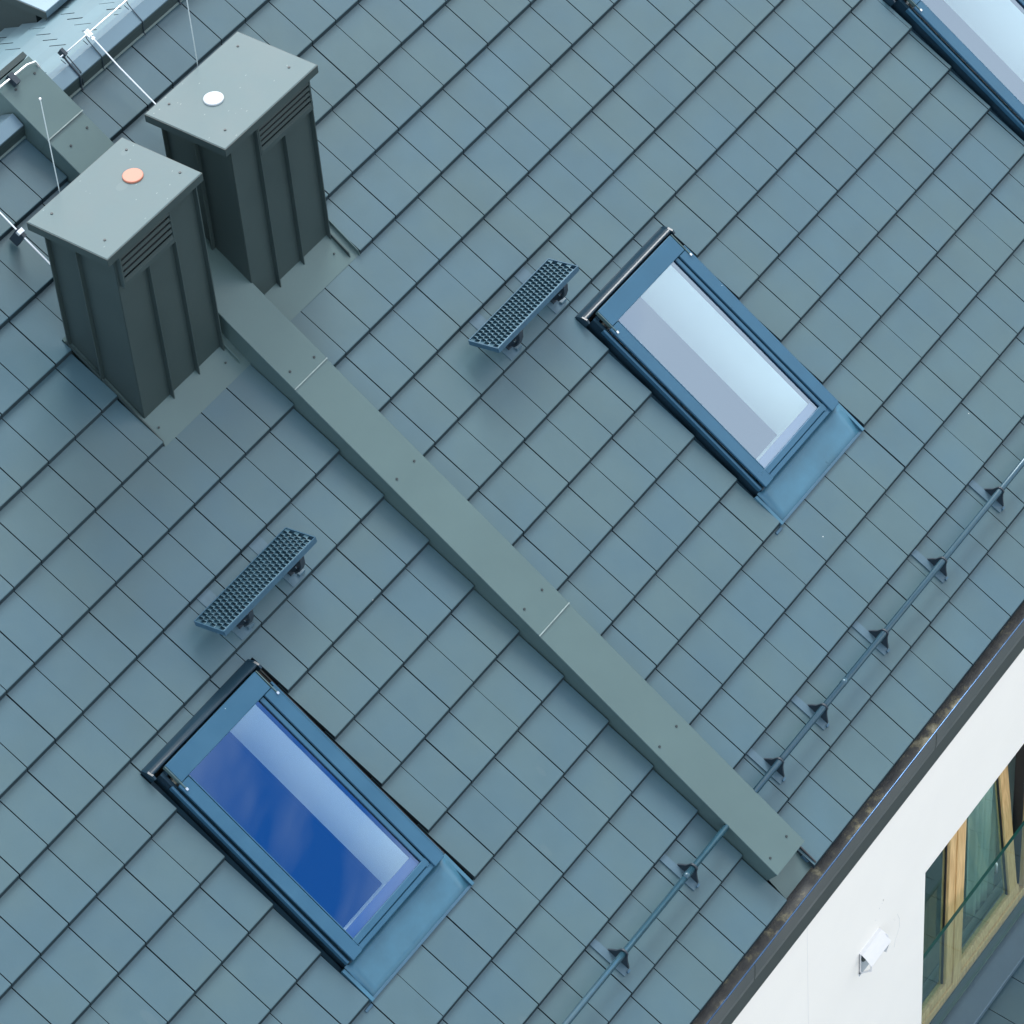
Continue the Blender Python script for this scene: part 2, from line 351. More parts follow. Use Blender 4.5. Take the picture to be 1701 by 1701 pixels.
# back slope behind the ridge: smaller plain tiles laid in half bond
AP = rl(0, 4.295, 0.0)                       # ridge line in world (y, z)
BP = math.radians(32.5)
M['shingle'] = mat('back_slope_shingle', (0.12, 0.20, 0.235), rough=0.42, vary=0.05, nscale=3, perobj=0.04)
bk = MB().box(-3.6, 6.0, -4.0, -0.02, -0.12, -0.05).build('roof', M['dark'])
bk.location = (0, AP.y, AP.z + 0.0); bk.rotation_euler = (BP, 0, math.pi)   # its own local y runs up to the ridge
tag(bk, 'pale tiled back slope of the roof beyond the ridge', kind='structure')
mb = MB(); tile_bm(mb, 0.003, 0.217, 0, 0.25); _t = mb.build('tile', M['shingle']); SMALL = _t.data; bpy.data.objects.remove(_t)
farb = MB()
for r in range(0, 19):
    s0 = -0.05 - 0.2 * (r + 1) + 0.03
    for k in range(-28, 17):
        x0 = k * 0.22 + (0.11 if r % 2 else 0.0) + 0.05
        wp = bk.matrix_world @ Vector((0, 0, 0))
        wx = -x0 - .11; p = px((wx, AP.y - (s0) * math.cos(BP), AP.z + s0 * math.sin(BP)))
        if -25 < p[0] < 330 and -30 < p[1] < 160 and r < 9:
            o = bpy.data.objects.new('tile', SMALL); COL.objects.link(o); o.parent = bk
            o.location = (x0, s0, random.uniform(-.002, .002)); o.rotation_euler = (random.uniform(-.006, .006), random.uniform(-.006, .006), random.uniform(-.004, .004))
        elif -3.5 < x0 < 5.8: tile_bm(farb, 0.003, 0.217, 0, 0.25, x0, s0)
tag(farb.build('distant_tile', M['shingle'], bk), kind='stuff')

# ------------------------------------------------------------------ ridge capping
def ridge_cap(name, x0, x1, label):
    t = thing(name, label, 'ridge cap', ((x0 + x1) / 2, 4.295, 0)); o = -4.295; xm = (x0 + x1) / 2; c30 = math.radians(65.1)
    prof = [(4.213, .062), (4.225, .0635), (4.295, .070), (4.295 + .11 * math.cos(c30), .070 - .11 * math.sin(c30)),
            (4.295 + .10 * math.cos(c30) - .01, .070 - .10 * math.sin(c30) - .01), (4.29, .050), (4.20, .042)]
    MB().prism([(a + o, b) for a, b in prof], x0 - xm, x1 - xm).build('top_sheet', M['ridge'], t)
    MB().prism([(a + o, b) for a, b in [(4.213, .0615), (4.172, -.006), (4.178, -.012), (4.199, .0415)]], x0 - xm, x1 - xm).build('front_lip', M['clad'], t)
    MB().prism([(a + o, b) for a, b in [(4.1715, -.0052), (4.160, -.008), (4.160, -.011), (4.1775, -.0125)]], x0 - xm, x1 - xm).build('drip_edge', M['metal'], t)
    return t
ridge_cap('ridge_cap', -0.612, 6.3, 'blue grey metal ridge capping running right from the cover strip')
ridge_cap('ridge_cap', -5.6, -0.915, 'short blue grey metal ridge capping left of the cover strip')

# ------------------------------------------------------------------ long metal cover over the party wall
t = thing('parapet_cover', 'long narrow grey green metal cover strip running down the roof between the slopes', 'metal cover', (-0.76, -1.60, 0))
segs = [(-1.600, 0.282, 0.0960), (0.262, 2.182, 0.1010), (2.158, 4.080, 0.1060), (4.058, 4.470, 0.1150)]
CL, CR = -0.902, -0.618
for k, (a, b, h) in enumerate(segs):
    e = 0.0018 * k
    m_ = MB(); m_.prism([(CL - e + .76, -.07), (CR + e + .76, -.07), (CR + e + .76, h - .003), (CR + e + .757, h), (CL - e + .763, h), (CL - e + .76, h - .003)], a + 1.6, b + 1.6, 'y')
    m_.build('sheet', M['metal'], t)
    if k: 
        MB().box(CL - e + .76, CR + e + .76, a + 1.6 - .007, a + 1.6 - .0005, h - .004, h + .0022).build('folded_edge', M['fold'], t)
for (x, s) in [(-.672, 2.207), (-.846, 2.243), (-.843, 1.416), (-.683, 1.416), (-.851, .419), (-.684, .418), (-.855, -.642), (-.686, -.640),
               (-.855, -1.509), (-.683, -1.504), (-.668, 3.968), (-.822, 3.952), (-.666, 4.377), (-.824, 4.376)]:
    h = [g for a, b, g in segs if a <= s <= b][-1]
    MB().disc((x + .76, s + 1.6, h), .0075, .004, 10).build('screw', M['screw'], t)
MB().box(CL + .76, CR + .76, 6.078, 6.11, -.25, .1125).build('end_fold', M['clad'], t)
# flat tray below its lower end, reaching the gutter
MB().prism([(-1.752, -.045), (-1.59, -.030), (-1.59, -.036), (-1.752, -.052)], CL + .018, CR + .03).build('eaves_tray', M['metal'], t).location = (.76, 1.6, 0)
MB().box(-.612, -.604, -1.745, -1.60, -.05, .004).build('tray_upstand', M['rubber'], t).location = (.76, 1.6, 0)
MB().box(-.632, -.620, -1.715, -1.665, -.034, -.014).build('clip', M['strap'], t).location = (.76, 1.6, 0)

# ------------------------------------------------------------------ chimneys
def chimney(label, x0, x1, y0, y1, ztop, cap, seams, lseams, louv, disc, discmat, screws, apron):
    """x0..x1, y0..y1 body; cap = (x0,x1,y0,y1); world axes"""
    bx, by = (x0 + x1) / 2, (y0 + y1) / 2; zb = (y0 / math.cos(PIT)) * math.sin(PIT) - .12
    t = thing('chimney', label, 'chimney', (bx, by, zb), roof=False)
    def b(x_0, x_1, y_0, y_1, z_0, z_1): return MB().box(x_0 - bx, x_1 - bx, y_0 - by, y_1 - by, z_0 - zb, z_1 - zb)
    zc = ztop - .052
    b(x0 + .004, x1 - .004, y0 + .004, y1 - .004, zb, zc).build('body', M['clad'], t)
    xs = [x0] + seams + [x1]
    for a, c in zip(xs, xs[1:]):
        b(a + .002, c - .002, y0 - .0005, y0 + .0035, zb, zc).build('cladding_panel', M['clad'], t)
    ys = [y0] + lseams + [y1]
    for a, c in zip(ys, ys[1:]):
        b(x0 - .0005, x0 + .0035, a + .004, c - .002, zb, zc).build('cladding_panel', M['clad'], t)
        b(x1 - .0035, x1 + .0005, a + .004, c - .002, zb, zc).build('cladding_panel', M['clad'], t)
    for a, c in zip(xs, xs[1:]):
        b(a + .002, c - .002, y1 - .0035, y1 + .0005, zb, zc).build('cladding_panel', M['clad'], t)
    lz = louv[2]
    for s in seams + [x1 - .004]:
        top = lz - .001 if louv[0] < s < louv[1] - .01 else zc - .001
        b(s - .004, s + .004, y0 - .028, y0, zb, top).build('standing_seam', M['clad'], t, bevel=.0015)
    for s in lseams + [y1 - .004]:
        b(x0 - .028, x0, s - .004, s + .004, zb, zc - .001).build('standing_seam', M['clad'], t, bevel=.0015)
        b(x1, x1 + .02, s - .004, s + .004, zb, zc - .001).build('standing_seam', M['clad'], t, bevel=.0015)
    # louvre grille
    la, lb, z0, z1 = louv
    fr = MB()
    for (p, q, r, s) in ((la, la + .012, z0, z1), (lb - .012, lb, z0, z1), (la + .012, lb - .012, z0, z0 + .034)):
        fr.box(p - bx, q - bx, y0 - .030 - by, y0 - by, r - zb, s - zb)
    fr.build('louvre_frame', M['clad'], t, bevel=.001)
    MB().box(la + .012 - bx, lb - .012 - bx, y0 - .004 - by, y0 - .001 - by, z0 + .034 - zb, z1 - zb).build('louvre_back', M['rubber'], t)
    n = 5; st = (z1 - z0 - .034) / n
    for k in range(n):
        zz = z0 + .034 + k * st
        MB().prism([(-.0215, zz + st * .52 - zb), (-.0255, zz + st * .50 - zb), (-.0290, zz + st * .0 - zb), (-.0250, zz - zb)], la + .013 - bx, lb - .013 - bx).build('louvre_slat', M['clad'], t).location = (0, y0 - by, 0)
    # cap: shallow folded tray
    cx0, cx1, cy0, cy1 = cap
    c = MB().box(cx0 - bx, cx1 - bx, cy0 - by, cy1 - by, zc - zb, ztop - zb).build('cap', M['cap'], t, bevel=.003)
    fm = MB()                                                     # folded fascia round the cap
    for (p, q, r, s) in ((cx0 - .002, cx1 + .002, cy0 - .003, cy0 - .0002), (cx0 - .003, cx0 - .0002, cy0, cy1), (cx1 + .0002, cx1 + .003, cy0, cy1), (cx0 - .002, cx1 + .002, cy1 + .0002, cy1 + .003)):
        fm.box(p - bx, q - bx, r - by, s - by, zc - .002 - zb, ztop - .004 - zb)
    fm.build('cap_fascia', M['clad'], t)
    MB().disc((disc[0] - bx, disc[1] - by, ztop - zb), .056, .011, 32).build('plug', discmat, t)
    for (sx, sy) in screws: MB().disc((sx - bx, sy - by, ztop - zb), .0075, .004, 10).build('screw', M['screw'], t)
    return t
c1 = chimney('metal clad chimney with the orange round plug on its cap', -1.622, -0.966, 2.148, 2.600, 2.75, (-1.707, -0.937, 2.098, 2.640),
        [-1.402, -1.184], [2.391], (-1.606, -1.186, 2.452, 2.688), (-1.147, 2.39), M['orange'],
        [(-1.592, 2.569), (-1.003, 2.554), (-.996, 2.195), (-1.603, 2.201)], None)
c2 = chimney('metal clad chimney with the pale round plug, close beside the cover strip', -0.623, 0.036, 2.176, 2.632, 2.73, (-0.710, 0.085, 2.125, 2.672),
        [-0.425, -0.211], [2.406], (-0.421, 0.036, 2.446, 2.662), (-0.427, 2.428), M['wplug'],
        [(-.582, 2.610), (-.014, 2.591), (-.011, 2.241), (-.591, 2.219)], None)
def apron(x0, x1, label, front, ups):
    t = thing('chimney_flashing', label, 'flashing', ((x0 + x1) / 2, front, 0)); xm = (x0 + x1) / 2; o = -front
    MB().prism([(front + o, -.0330), (front + .0 + o, -.0300), (3.22 + o, .004), (3.22 + o, -.004)], x0 - xm, x1 - xm).build('sheet', M['metal'], t)
    for k, (a, b, s0) in enumerate(ups):
        MB().prism([(s0 + o, -.031), (3.2 + o, -.0), (3.2 + o, .016), (s0 + .03 + o, -.006)], a - xm, b - xm).build('upstand', M['metal'] if k else M['clad'], t)
    for sx in (x0 + .05, x1 - .12): MB().disc((sx - xm, .10, -.022), .006, .005, 8).build('screw', M['screw'], t)
    return t
apron(-1.648, -0.90, 'flat metal apron in front of the orange plugged chimney', 2.424, [(-1.650, -1.644, 2.43), (-0.958, -0.952, 2.46)])
apron(-0.618, 0.098, 'flat metal apron in front of the pale plugged chimney', 2.440, [(0.040, 0.046, 2.46), (0.096, 0.101, 2.43)])

# low dark box with an overhanging flat metal roof on the back slope
t = thing('dormer', 'low dormer with dark cheek and pale flat metal roof beyond the ridge', 'dormer', (1.1, 5.2, 1.0), roof=False)
MB().hexa([(-.71, -.62, .40), (.9, -.62, .40), (.9, 1.0, .0), (-.71, 1.0, .0), (-.71, -.62, .88), (.9, -.62, .88), (.9, 1.0, .88), (-.71, 1.0, .88)]).build('cheek_wall', M['clad'], t)
MB().box(-.745, .95, -.750, 1.05, .885, .935).build('flat_roof', M['ridge'], t, bevel=.003)
MB().box(-.749, -.7455, -.750, 1.05, .875, .930).build('edge_trim', M['clad'], t)
MB().tube([(-.60, -.70, .94), (-.60, -.68, .97), (-.60, .9, .97)], .006, 8).build('conductor', M['alu'], t)

# ------------------------------------------------------------------ skylights
def skylight(label):
    t = thing('skylight', label, 'skylight', (0, -0.366, 0)); o = 0.366
    def B(x0, x1, s0, s1, h0, h1, name, m, bev=.0015, par=None): return MB().box(x0, x1, s0 + o, s1 + o, h0, h1).build(name, m, par or t, bevel=bev)
    # curved head flashing
    prof = [(1.322, -.045), (1.3185, -.022), (1.305, -.002), (1.292, .014), (1.281, .025), (1.273, .031), (1.266, .032), (1.260, .027), (1.257, .016), (1.257, -.04)]
    MB().prism([(a + o, b) for a, b in prof], .012, .884).build('head_flashing', M['head'], t, smooth=False)
    for (a, b) in ((.0, .012), (.884, .896)): MB().prism([(a_ + o, b_) for a_, b_ in [(1.322, -.047), (1.317, -.014), (1.290, .020), (1.258, .036), (1.235, .03), (1.235, -.045)]], a, b).build('flashing_end', M['head'], t)
    # frame box
    B(.040, .062, -.150, 1.235, -.12, .030, 'frame', M['head'], 0); B(.834, .856, -.150, 1.235, -.12, .030, 'frame', M['head'], 0)
    B(.062, .834, 1.205, 1.235, -.12, .040, 'frame', M['head'], 0); B(.062, .834, -.150, -.120, -.12, .028, 'frame', M['head'], 0)
    # side covers, rails and gutters
    for s, (a, b) in ((-1, (.052, .130)), (1, (.770, .848))):
        B(a, b, -.148, 1.129, .050, .070, 'side_cover', M['winblue'], .003)
    B(.026, .042, -.140, 1.150, .010, .046, 'edge_rail', M['winblue'], .003); B(.857, .872, -.140, 1.150, .010, .046, 'edge_rail', M['winblue'], .003)
    B(.736, .762, -.120, 1.129, .046, .060, 'glazing_bead', M['winblue'], .003); B(.138, .146, -.120, 1.129, .046, .058, 'glazing_bead', M['winblue'], .002)
    B(.000, .026, -.150, 1.235, -.070, -.050, 'side_gutter', M['head'], 0); B(.872, .900, -.150, 1.235, -.070, -.050, 'side_gutter', M['head'], 0)
    B(.885, .9155, -.355, 1.235, -.060, -.030, 'edge_foam', M['foam'], 0)
    B(.902, .9050, -.355, 1.235, -.030, -.020, 'gutter_lip', M['clad'], 0)
    # head cover with bright end brackets
    B(.076, .826, 1.131, 1.252, .040, .074, 'head_cover', M['winblue'], .003)
    for (a, b) in ((.067, .073), (.829, .835)):
        h_ = B(a, b, 1.090, 1.250, .048, .0765, 'hinge_plate', M['metal'], .001); B(a - .004, b + .004, 1.078, 1.094, .055, .079, 'hinge_pin', M['bolt'], .001, h_)
    # sash bottom rail
    B(.132, .766, -.112, -.074, .040, .061, 'bottom_rail', M['winblue'], .004)
    B(.120, .780, -.147, -.114, .018, .056, 'bottom_cover', M['winblue'], .005)
    # glass
    B(.130, .736, -.098, 1.150, .034, .044, 'pane', M['pane'], 0)
    B(.132, .148, -.098, 1.150, .012, .033, 'glass_spacer', M['rubber'], 0); B(.722, .738, -.098, 1.150, .012, .033, 'glass_spacer', M['rubber'], 0)
    B(.148, .722, -.098, -.020, .012, .033, 'glass_spacer', M['lav'], 0)
    # lined shaft and dark room under it
    rv = MB(); D = -.43
    rv.box(.724, .745, -.060 + o, 1.135 + o, D, .012); rv.box(.115, .146, -.060 + o, 1.135 + o, D, .012)
    rv.box(.146, .724, -.095 + o, -.060 + o, D, .012); rv.box(.146, .724, 1.135 + o, 1.16 + o, D, .012)
    rv.build('reveal', M['reveal'], t)
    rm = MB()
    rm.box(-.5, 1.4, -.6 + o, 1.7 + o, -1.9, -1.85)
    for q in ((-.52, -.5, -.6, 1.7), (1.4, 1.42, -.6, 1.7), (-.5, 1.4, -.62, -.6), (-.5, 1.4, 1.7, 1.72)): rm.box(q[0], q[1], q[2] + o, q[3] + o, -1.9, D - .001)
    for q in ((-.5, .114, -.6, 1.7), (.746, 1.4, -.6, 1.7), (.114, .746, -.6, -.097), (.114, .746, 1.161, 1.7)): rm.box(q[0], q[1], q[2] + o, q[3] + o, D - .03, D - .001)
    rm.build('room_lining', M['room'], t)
    # apron
    a_ = MB(); nx, ns = 14, 5; vs_ = []
    for i in range(nx + 1):
        row = []
        for k in range(ns + 1):
            x = .018 + (.862) * i / nx; s = -.366 + .222 * k / ns
            f = k / ns; h = -.028 * (1 - f) - .002 * f + .006 * math.sin(f * 2.6) + random.uniform(-.0012, .0012) + (.006 if k == 0 else 0)
            row.append(a_.bm.verts.new((x, s + o, h)))
        vs_.append(row)
    lowr = [a_.bm.verts.new((v[0].co.x, v[0].co.y - .006, v[0].co.z - .014)) for v in vs_]
    for i in range(nx):
        for k in range(ns): a_.bm.faces.new([vs_[i][k], vs_[i + 1][k], vs_[i + 1][k + 1], vs_[i][k + 1]])
        a_.bm.faces.new([lowr[i], lowr[i + 1], vs_[i + 1][0], vs_[i][0]])
    ap_ = a_.build('apron', M['apron'], t, smooth=True)
    so = ap_.modifiers.new('solid', 'SOLIDIFY'); so.thickness = .004; so.offset = -1
    B(-.004, .0175, -.372, -.150, -.034, -.004, 'apron_fold', M['apron'], .001); B(.8805, .901, -.372, -.150, -.034, -.004, 'apron_fold', M['apron'], .001)
    B(.018, .880, -.3745, -.360, -.0215, -.0165, 'apron_hem', M['strap'], .001)
    B(-.060, -.004, -.392, -.374, -.045, -.024, 'clip', M['strap'], .002)
    return t
s1 = skylight('skylight with deep blue sky mirrored in its glass, lower left'); s1.location = rl(W1, -0.366, 0)
s2 = copy_tree(s1); s2.location = rl(W2, -0.366, 0); s2['label'] = 'skylight with pale cloud mirrored in its glass, beside the upper foot grating'
s3 = copy_tree(s1); s3.location = rl(W3, -0.366, 0); s3['label'] = 'skylight cut off by the photo edge at the top right corner'
for q, g in ((s1, 'skylights in the tiled roof'), (s2, 'skylights in the tiled roof'), (s3, 'skylights in the tiled roof')): q['group'] = g

# ------------------------------------------------------------------ foot gratings
def roof_step(x, label):
    """horizontal foot grating on two straps; world-aligned Empty at its roof contact"""
    base = rl(x, 1.42, 0); t = thing('roof_step', label, 'roof step', base, roof=False, group='foot gratings on the roof')
    Wd, Dp = 0.778, 0.214
    fy, fz = 1.114 - base.y, 1.056 - base.z; ang = math.atan2(-.045, .21)
    # grating: rows of raised slotted tongues between longitudinal strips
    P = bpy.data.objects.new('grating', None); COL.objects.link(P); 
    bpy.data.objects.remove(P)
    ny, nx = 6, 27; cw, cd = Wd / nx, (Dp - .012) / ny
    g = MB()
    def hole_cell(x0, x1, y0, y1, up):
        mx0, mx1 = x0 + cw * .20, x1 - cw * .20; my0, my1 = y0 + cd * .10, y1 - cd * .10
        O = [g.bm.verts.new(p) for p in ((x0, y0, 0), (x1, y0, 0), (x1, y1, 0), (x0, y1, 0))]
        I = [g.bm.verts.new(p) for p in ((mx0, my0, .001), (mx1, my0, .001), (mx1, my1, up), (mx0, my1, up))]
        J = [g.bm.verts.new((v.co.x, v.co.y, -.012)) for v in I]
        for k in range(4):
            g.bm.faces.new([O[k], O[(k + 1) % 4], I[(k + 1) % 4], I[k]]); g.bm.faces.new([I[k], I[(k + 1) % 4], J[(k + 1) % 4], J[k]])
    for r in range(ny):
        off = (cw / 2 if r % 2 else 0)
        for c in range(nx):
            xa = c * cw + off
            if xa + cw > Wd: continue
            hole_cell(xa, xa + cw, .006 + r * cd, .006 + (r + 1) * cd, .0075)
        if off: g.box(0, off, .006 + r * cd, .006 + (r + 1) * cd, -.003, 0); g.box(Wd - off, Wd, .006 + r * cd, .006 + (r + 1) * cd, -.003, 0)
    bmesh.ops.remove_doubles(g.bm, verts=g.bm.verts[:], dist=1e-5)
    gr = g.build('grating', M['grate'], t, loc=(0, fy, fz), rot=(ang, 0, 0))
    gr.data.materials.clear(); gr.data.materials.append(M['grate'])
    e = MB(); e.box(-.004, Wd + .004, -.003, .003, -.030, .004).build('front_edge', M['strap'], t, loc=(0, fy, fz), rot=(ang, 0, 0))
    MB().box(-.004, Wd + .004, Dp - .006, Dp, -.030, .004).build('back_edge', M['strap'], t, loc=(0, fy, fz), rot=(ang, 0, 0))
    for a in (-.006, Wd): MB().box(a, a + .006, .003, Dp - .006, -.028, .004).build('end_edge', M['strap'], t, loc=(0, fy, fz), rot=(ang, 0, 0))
    for bx in (.212, .655):
        # strap lying on the roof
        def R(s, h): q = rl(0, s, h); return (q.y - base.y, q.z - base.z)
        MB().prism([R(1.765, -.036), R(1.765, -.031), R(1.410, .004), R(1.410, -.001)], bx - .060, bx + .030).build('strap', M['strap2'], t)
        MB().box(bx + .010, bx + .055, R(1.42, .006)[0], R(1.445, .006)[0], R(1.42, .006)[1], R(1.445, .012)[1]).build('strap_clip', M['strap2'], t, bevel=.001)
        # curved bracket
        pts = [R(1.475, .002), R(1.452, .045), R(1.448, .095), R(1.462, .140), R(1.490, .180), R(1.515, .176), R(1.56, .125), R(1.61, .065), R(1.635, .035), R(1.630, .0)]
        MB().prism(pts, bx - .004, bx + .004).build('bracket', M['bracket'], t)
        MB().prism([R(1.452, .045), R(1.446, .095), R(1.460, .142), R(1.490, .184), R(1.496, .180), R(1.468, .140), R(1.455, .095), R(1.461, .047)], bx - .018, bx + .018).build('bracket_flange', M['bracket'], t)
        MB().prism([R(1.46, .002), R(1.65, -.020), R(1.65, -.012), R(1.46, .010)], bx - .024, bx + .024).build('bracket_foot', M['bracket'], t)
        for (s_, h_) in ((1.490, .168), (1.476, .095)):
            q = R(s_, h_); MB().tube([(bx - .016, q[0], q[1]), (bx + .016, q[0], q[1])], .0065, 8).build('bolt', M['bolt'], t)
    return t
roof_step(-2.312, 'foot grating on the roof slope just above the blue mirrored skylight')
roof_step(0.152, 'foot grating on the roof slope just left of the pale mirrored skylight')

# ------------------------------------------------------------------ snow guards
def snow_guard(x0, x1, brackets, joints, label):
    t = thing('snow_guard', label, 'snow guard', ((x0 + x1) / 2, -1.213, 0), group='tubular snow guards near the eaves'); xm = (x0 + x1) / 2
    H = .080
    MB().tube([(x0 - xm, 0, H), (x1 - xm, 0, H)], .0180, 20).build('tube', M['rail'], t, smooth=True)
    MB().box(x0 - xm, x1 - xm, -.0215, -.0140, H - .017, H - .011).build('tube_flange', M['rail'], t, bevel=.0015)
    for j in joints: MB().tube([(j - xm - .02, 0, H), (j - xm + .02, 0, H)], .0198, 20).build('sleeve', M['rail'], t, smooth=True)
    for bx in brackets:
        k = bx - xm; r = .0215
        ring = [(r * math.cos(a), H + r * math.sin(a)) for a in [math.radians(d) for d in range(200, -21, -20)]]
        prof = [(.075, -.014)] + [(.062, -.002), (.024, .034)] + [(-p, q) for p, q in ring] + [(-.030, .040), (-.098, .006), (-.105, -.004), (-.030, -.006)]
        pr = [(.060, -.022), (.050, .006), (.032, .042), (.027, H)] + [(.027 * math.cos(math.radians(d)), H + .027 * math.sin(math.radians(d))) for d in range(20, 181, 20)] + [(-.040, .058), (-.062, .030), (-.090, .000), (-.088, -.018), (-.03, -.016)]
        b = MB().prism(pr, k - .005, k + .005).build('bracket', M['bracket'], t)
        MB().prism([(.164, -.034), (.164, -.026), (-.100, .000), (-.100, -.008)], k - .055, k - .0065).build('strap', M['strap2'], b)
        MB().box(k - .030, k - .0065, -.104, -.092, -.012, .010).build('hook', M['strap'], b)
    return t
snow_guard(-0.622, 6.2, [-.358, .103, .758, 1.414, 2.073, 2.73, 3.39, 4.05, 4.70, 5.36, 6.0], [.32], 'blue grey tubular snow guard along the eaves right of the cover strip')
snow_guard(-5.5, -0.898, [-1.232, -1.906, -2.56, -3.22, -3.88, -4.54, -5.2], [-1.30], 'blue grey tubular snow guard along the eaves left of the cover strip')

# ------------------------------------------------------------------ lightning conductors
def rod(name, pts, r, label, holders=(), m='alu'):
    b = pts[0]; t = thing(name, label, 'lightning conductor', b); P = [(p[0] - b[0], p[1] - b[1], p[2] - b[2]) for p in pts]
    MB().tube(P, r, 10).build('rod', M[m], t, smooth=True)
    return t, b
t, b = rod('lightning_conductor', [(-.470, 4.353, .105), (-.10, 4.353, .108), (.40, 4.353, .106), (1.2, 4.353, .108), (6.2, 4.353, .106)], .0044, 'bright aluminium conductor rod running along the ridge capping')
MB().tube([(.238, -.02, 0), (.238, .02, 0)], .012, 8).build('clamp', M['alu'], t)
MB().box(.220, .256, -.022, .022, -.006, .006).build('clamp', M['alu'], t); MB().box(.226, .250, -.045, -.030, -.006, .004).build('clamp', M['alu'], t)
def holder(parent, b, x, big):
    w_ = .006 if big else .0028
    def q(s, h): return (x - b[0], s - b[1], h - b[2])
    MB().tube([q(4.353, .095), q(4.335, .083), q(4.295, .076), q(4.225, .068), q(4.212, .064), q(4.168, -.004), q(4.150, -.012)], w_, 6).build('holder', M['bracket'], parent)
    if big:
        MB().tube([(x - b[0] + .02, 4.34 - b[1], .085 - b[2]), (x - b[0] + .02, 4.225 - b[1], .070 - b[2]), (x - b[0] + .02, 4.168 - b[1], -.004 - b[2])], .0035, 6).build('holder', M['bracket'], parent)
        MB().box(x - b[0] - .008, x - b[0] + .012, 4.34 - b[1], 4.385 - b[1], .08 - b[2], .125 - b[2]).build('holder', M['bracket'], parent)
    MB().tube([(x - b[0] - .018, 4.345 - b[1], .074 - b[2]), (x - b[0] - .018, 4.31 - b[1], .078 - b[2])], .0022, 6).build('holder', M['bracket'], parent)
holder(t, b, -.44, True); holder(t, b, -.25, False); holder(t, b, .105, False); holder(t, b, .42, True)
t, b = rod('lightning_conductor', [(-.232, 4.345, .105), (-.232, 4.30, .105), (-.232, 4.10, .088), (-.233, 3.7, .085), (-.25, 3.35, .08), (-.25, 3.25, .3)], .0048, 'bright conductor rod dropping from the ridge to the pale plugged chimney')
t, b = rod('lightning_conductor', [(-1.425, 4.35, .11), (-1.425, 4.20, .11), (-1.428, 3.80, .10), (-1.430, 3.50, .10), (-1.43, 3.26, .09)], .0050, 'bright conductor rod on the slope behind the orange plugged chimney')
MB().box(-.012, .012, -.60, -.54, -.12, .004).build('holder', M['bracket'], t); MB().box(-.02, .02, -.575, -.55, -.012, .008).build('holder', M['alu'], t)
t, b = rod('lightning_conductor', [(-1.6, 4.44, .145), (-1.0, 4.44, .145), (-.68, 4.435, .145), (-.625, 4.42, .14), (-.612, 4.39, .11), (-.610, 4.32, .07)], .0065, 'thick bright conductor rod crossing the top end of the cover strip')
MB().box(.78, .815, -.05, .02, -.034, .012).build('holder', M['bracket'], t)
for x, y, z0, z1, l in ((-1.42, 2.668, 1.9, 3.356, 'thin upright air terminal rod behind the orange plugged chimney'), (-.231, 2.70, 1.9, 3.55, 'thin upright air terminal rod behind the pale plugged chimney')):
    t = thing('air_terminal', l, 'lightning rod', (x, y, z0), roof=False)
    MB().tube([(0, 0, 0), (0, 0, z1 - z0)], [.0036, .0028], 8).build('rod', M['term'], t, smooth=True)
    MB().disc((0, 0, z1 - z0), .0065, .008, 10).build('tip', M['whitepl'], t)

# ------------------------------------------------------------------ gutter
GY = -1.500
t = thing('gutter', 'dark grey box gutter along the eaves with moss and silt inside', 'gutter', (0, GY, -1.13), roof=False)
def gp(pts): return [(y - GY, z + 1.13) for y, z in pts]
MB().prism(gp([(-1.500, -1.032), (-1.503, -1.060), (-1.501, -1.150), (-1.494, -1.196), (-1.484, -1.198), (-1.489, -1.150), (-1.494, -1.060), (-1.494, -1.032)]), -5.6, 6.4).build('front_face', M['gutter'], t)
MB().prism(gp([(-1.484, -1.110), (-1.360, -1.110), (-1.360, -1.118), (-1.484, -1.118)]), -5.6, 6.4).build('bottom', M['gutter'], t)
MB().prism(gp([(-1.366, -1.02), (-1.360, -1.02), (-1.360, -1.11), (-1.366, -1.11)]), -5.6, 6.4).build('back', M['gutter'], t)
MB().tube([(-5.6, .0005, .102), (6.4, .0005, .102)], .0052, 10).build('rim', M['rim'], t, smooth=True)
for x in (-4.1, -1.351, .572, 3.4): MB().prism(gp([(-1.4995, -1.028), (-1.5045, -1.060), (-1.5025, -1.150), (-1.4955, -1.197), (-1.494, -1.197), (-1.4935, -1.028)]), x - .0035, x + .0035).build('joint_seam', M['fascia'], t)
db = MB(); nx, ny = 420, 5; grid = []
from mathutils import noise
for i in range(nx + 1):
    x = -4.2 + 8.8 * i / nx; row = []
    for k in range(ny + 1):
        y = -1.492 + .122 * k / ny
        hh = noise.noise(Vector((x * 6, y * 14, 2))) * .012 + noise.noise(Vector((x * 25, y * 30, 5))) * .006
        row.append(db.bm.verts.new((x, y - GY, -1.103 + 1.13 + hh)))
    grid.append(row)
for i in range(nx):
    for k in range(ny): db.bm.faces.new([grid[i][k], grid[i + 1][k], grid[i + 1][k + 1], grid[i][k + 1]])
tag(db.build('silt', M['silt'], t, smooth=True), kind='stuff')
t2 = MB().prism([(-1.478, -1.17), (-1.478, -1.366), (-1.440, -1.366), (-1.440, -1.17)], -5.6, 6.4).build('fascia_board', M['fascia'])
tag(t2, 'dark metal fascia strip between the gutter and the white wall', 'fascia')

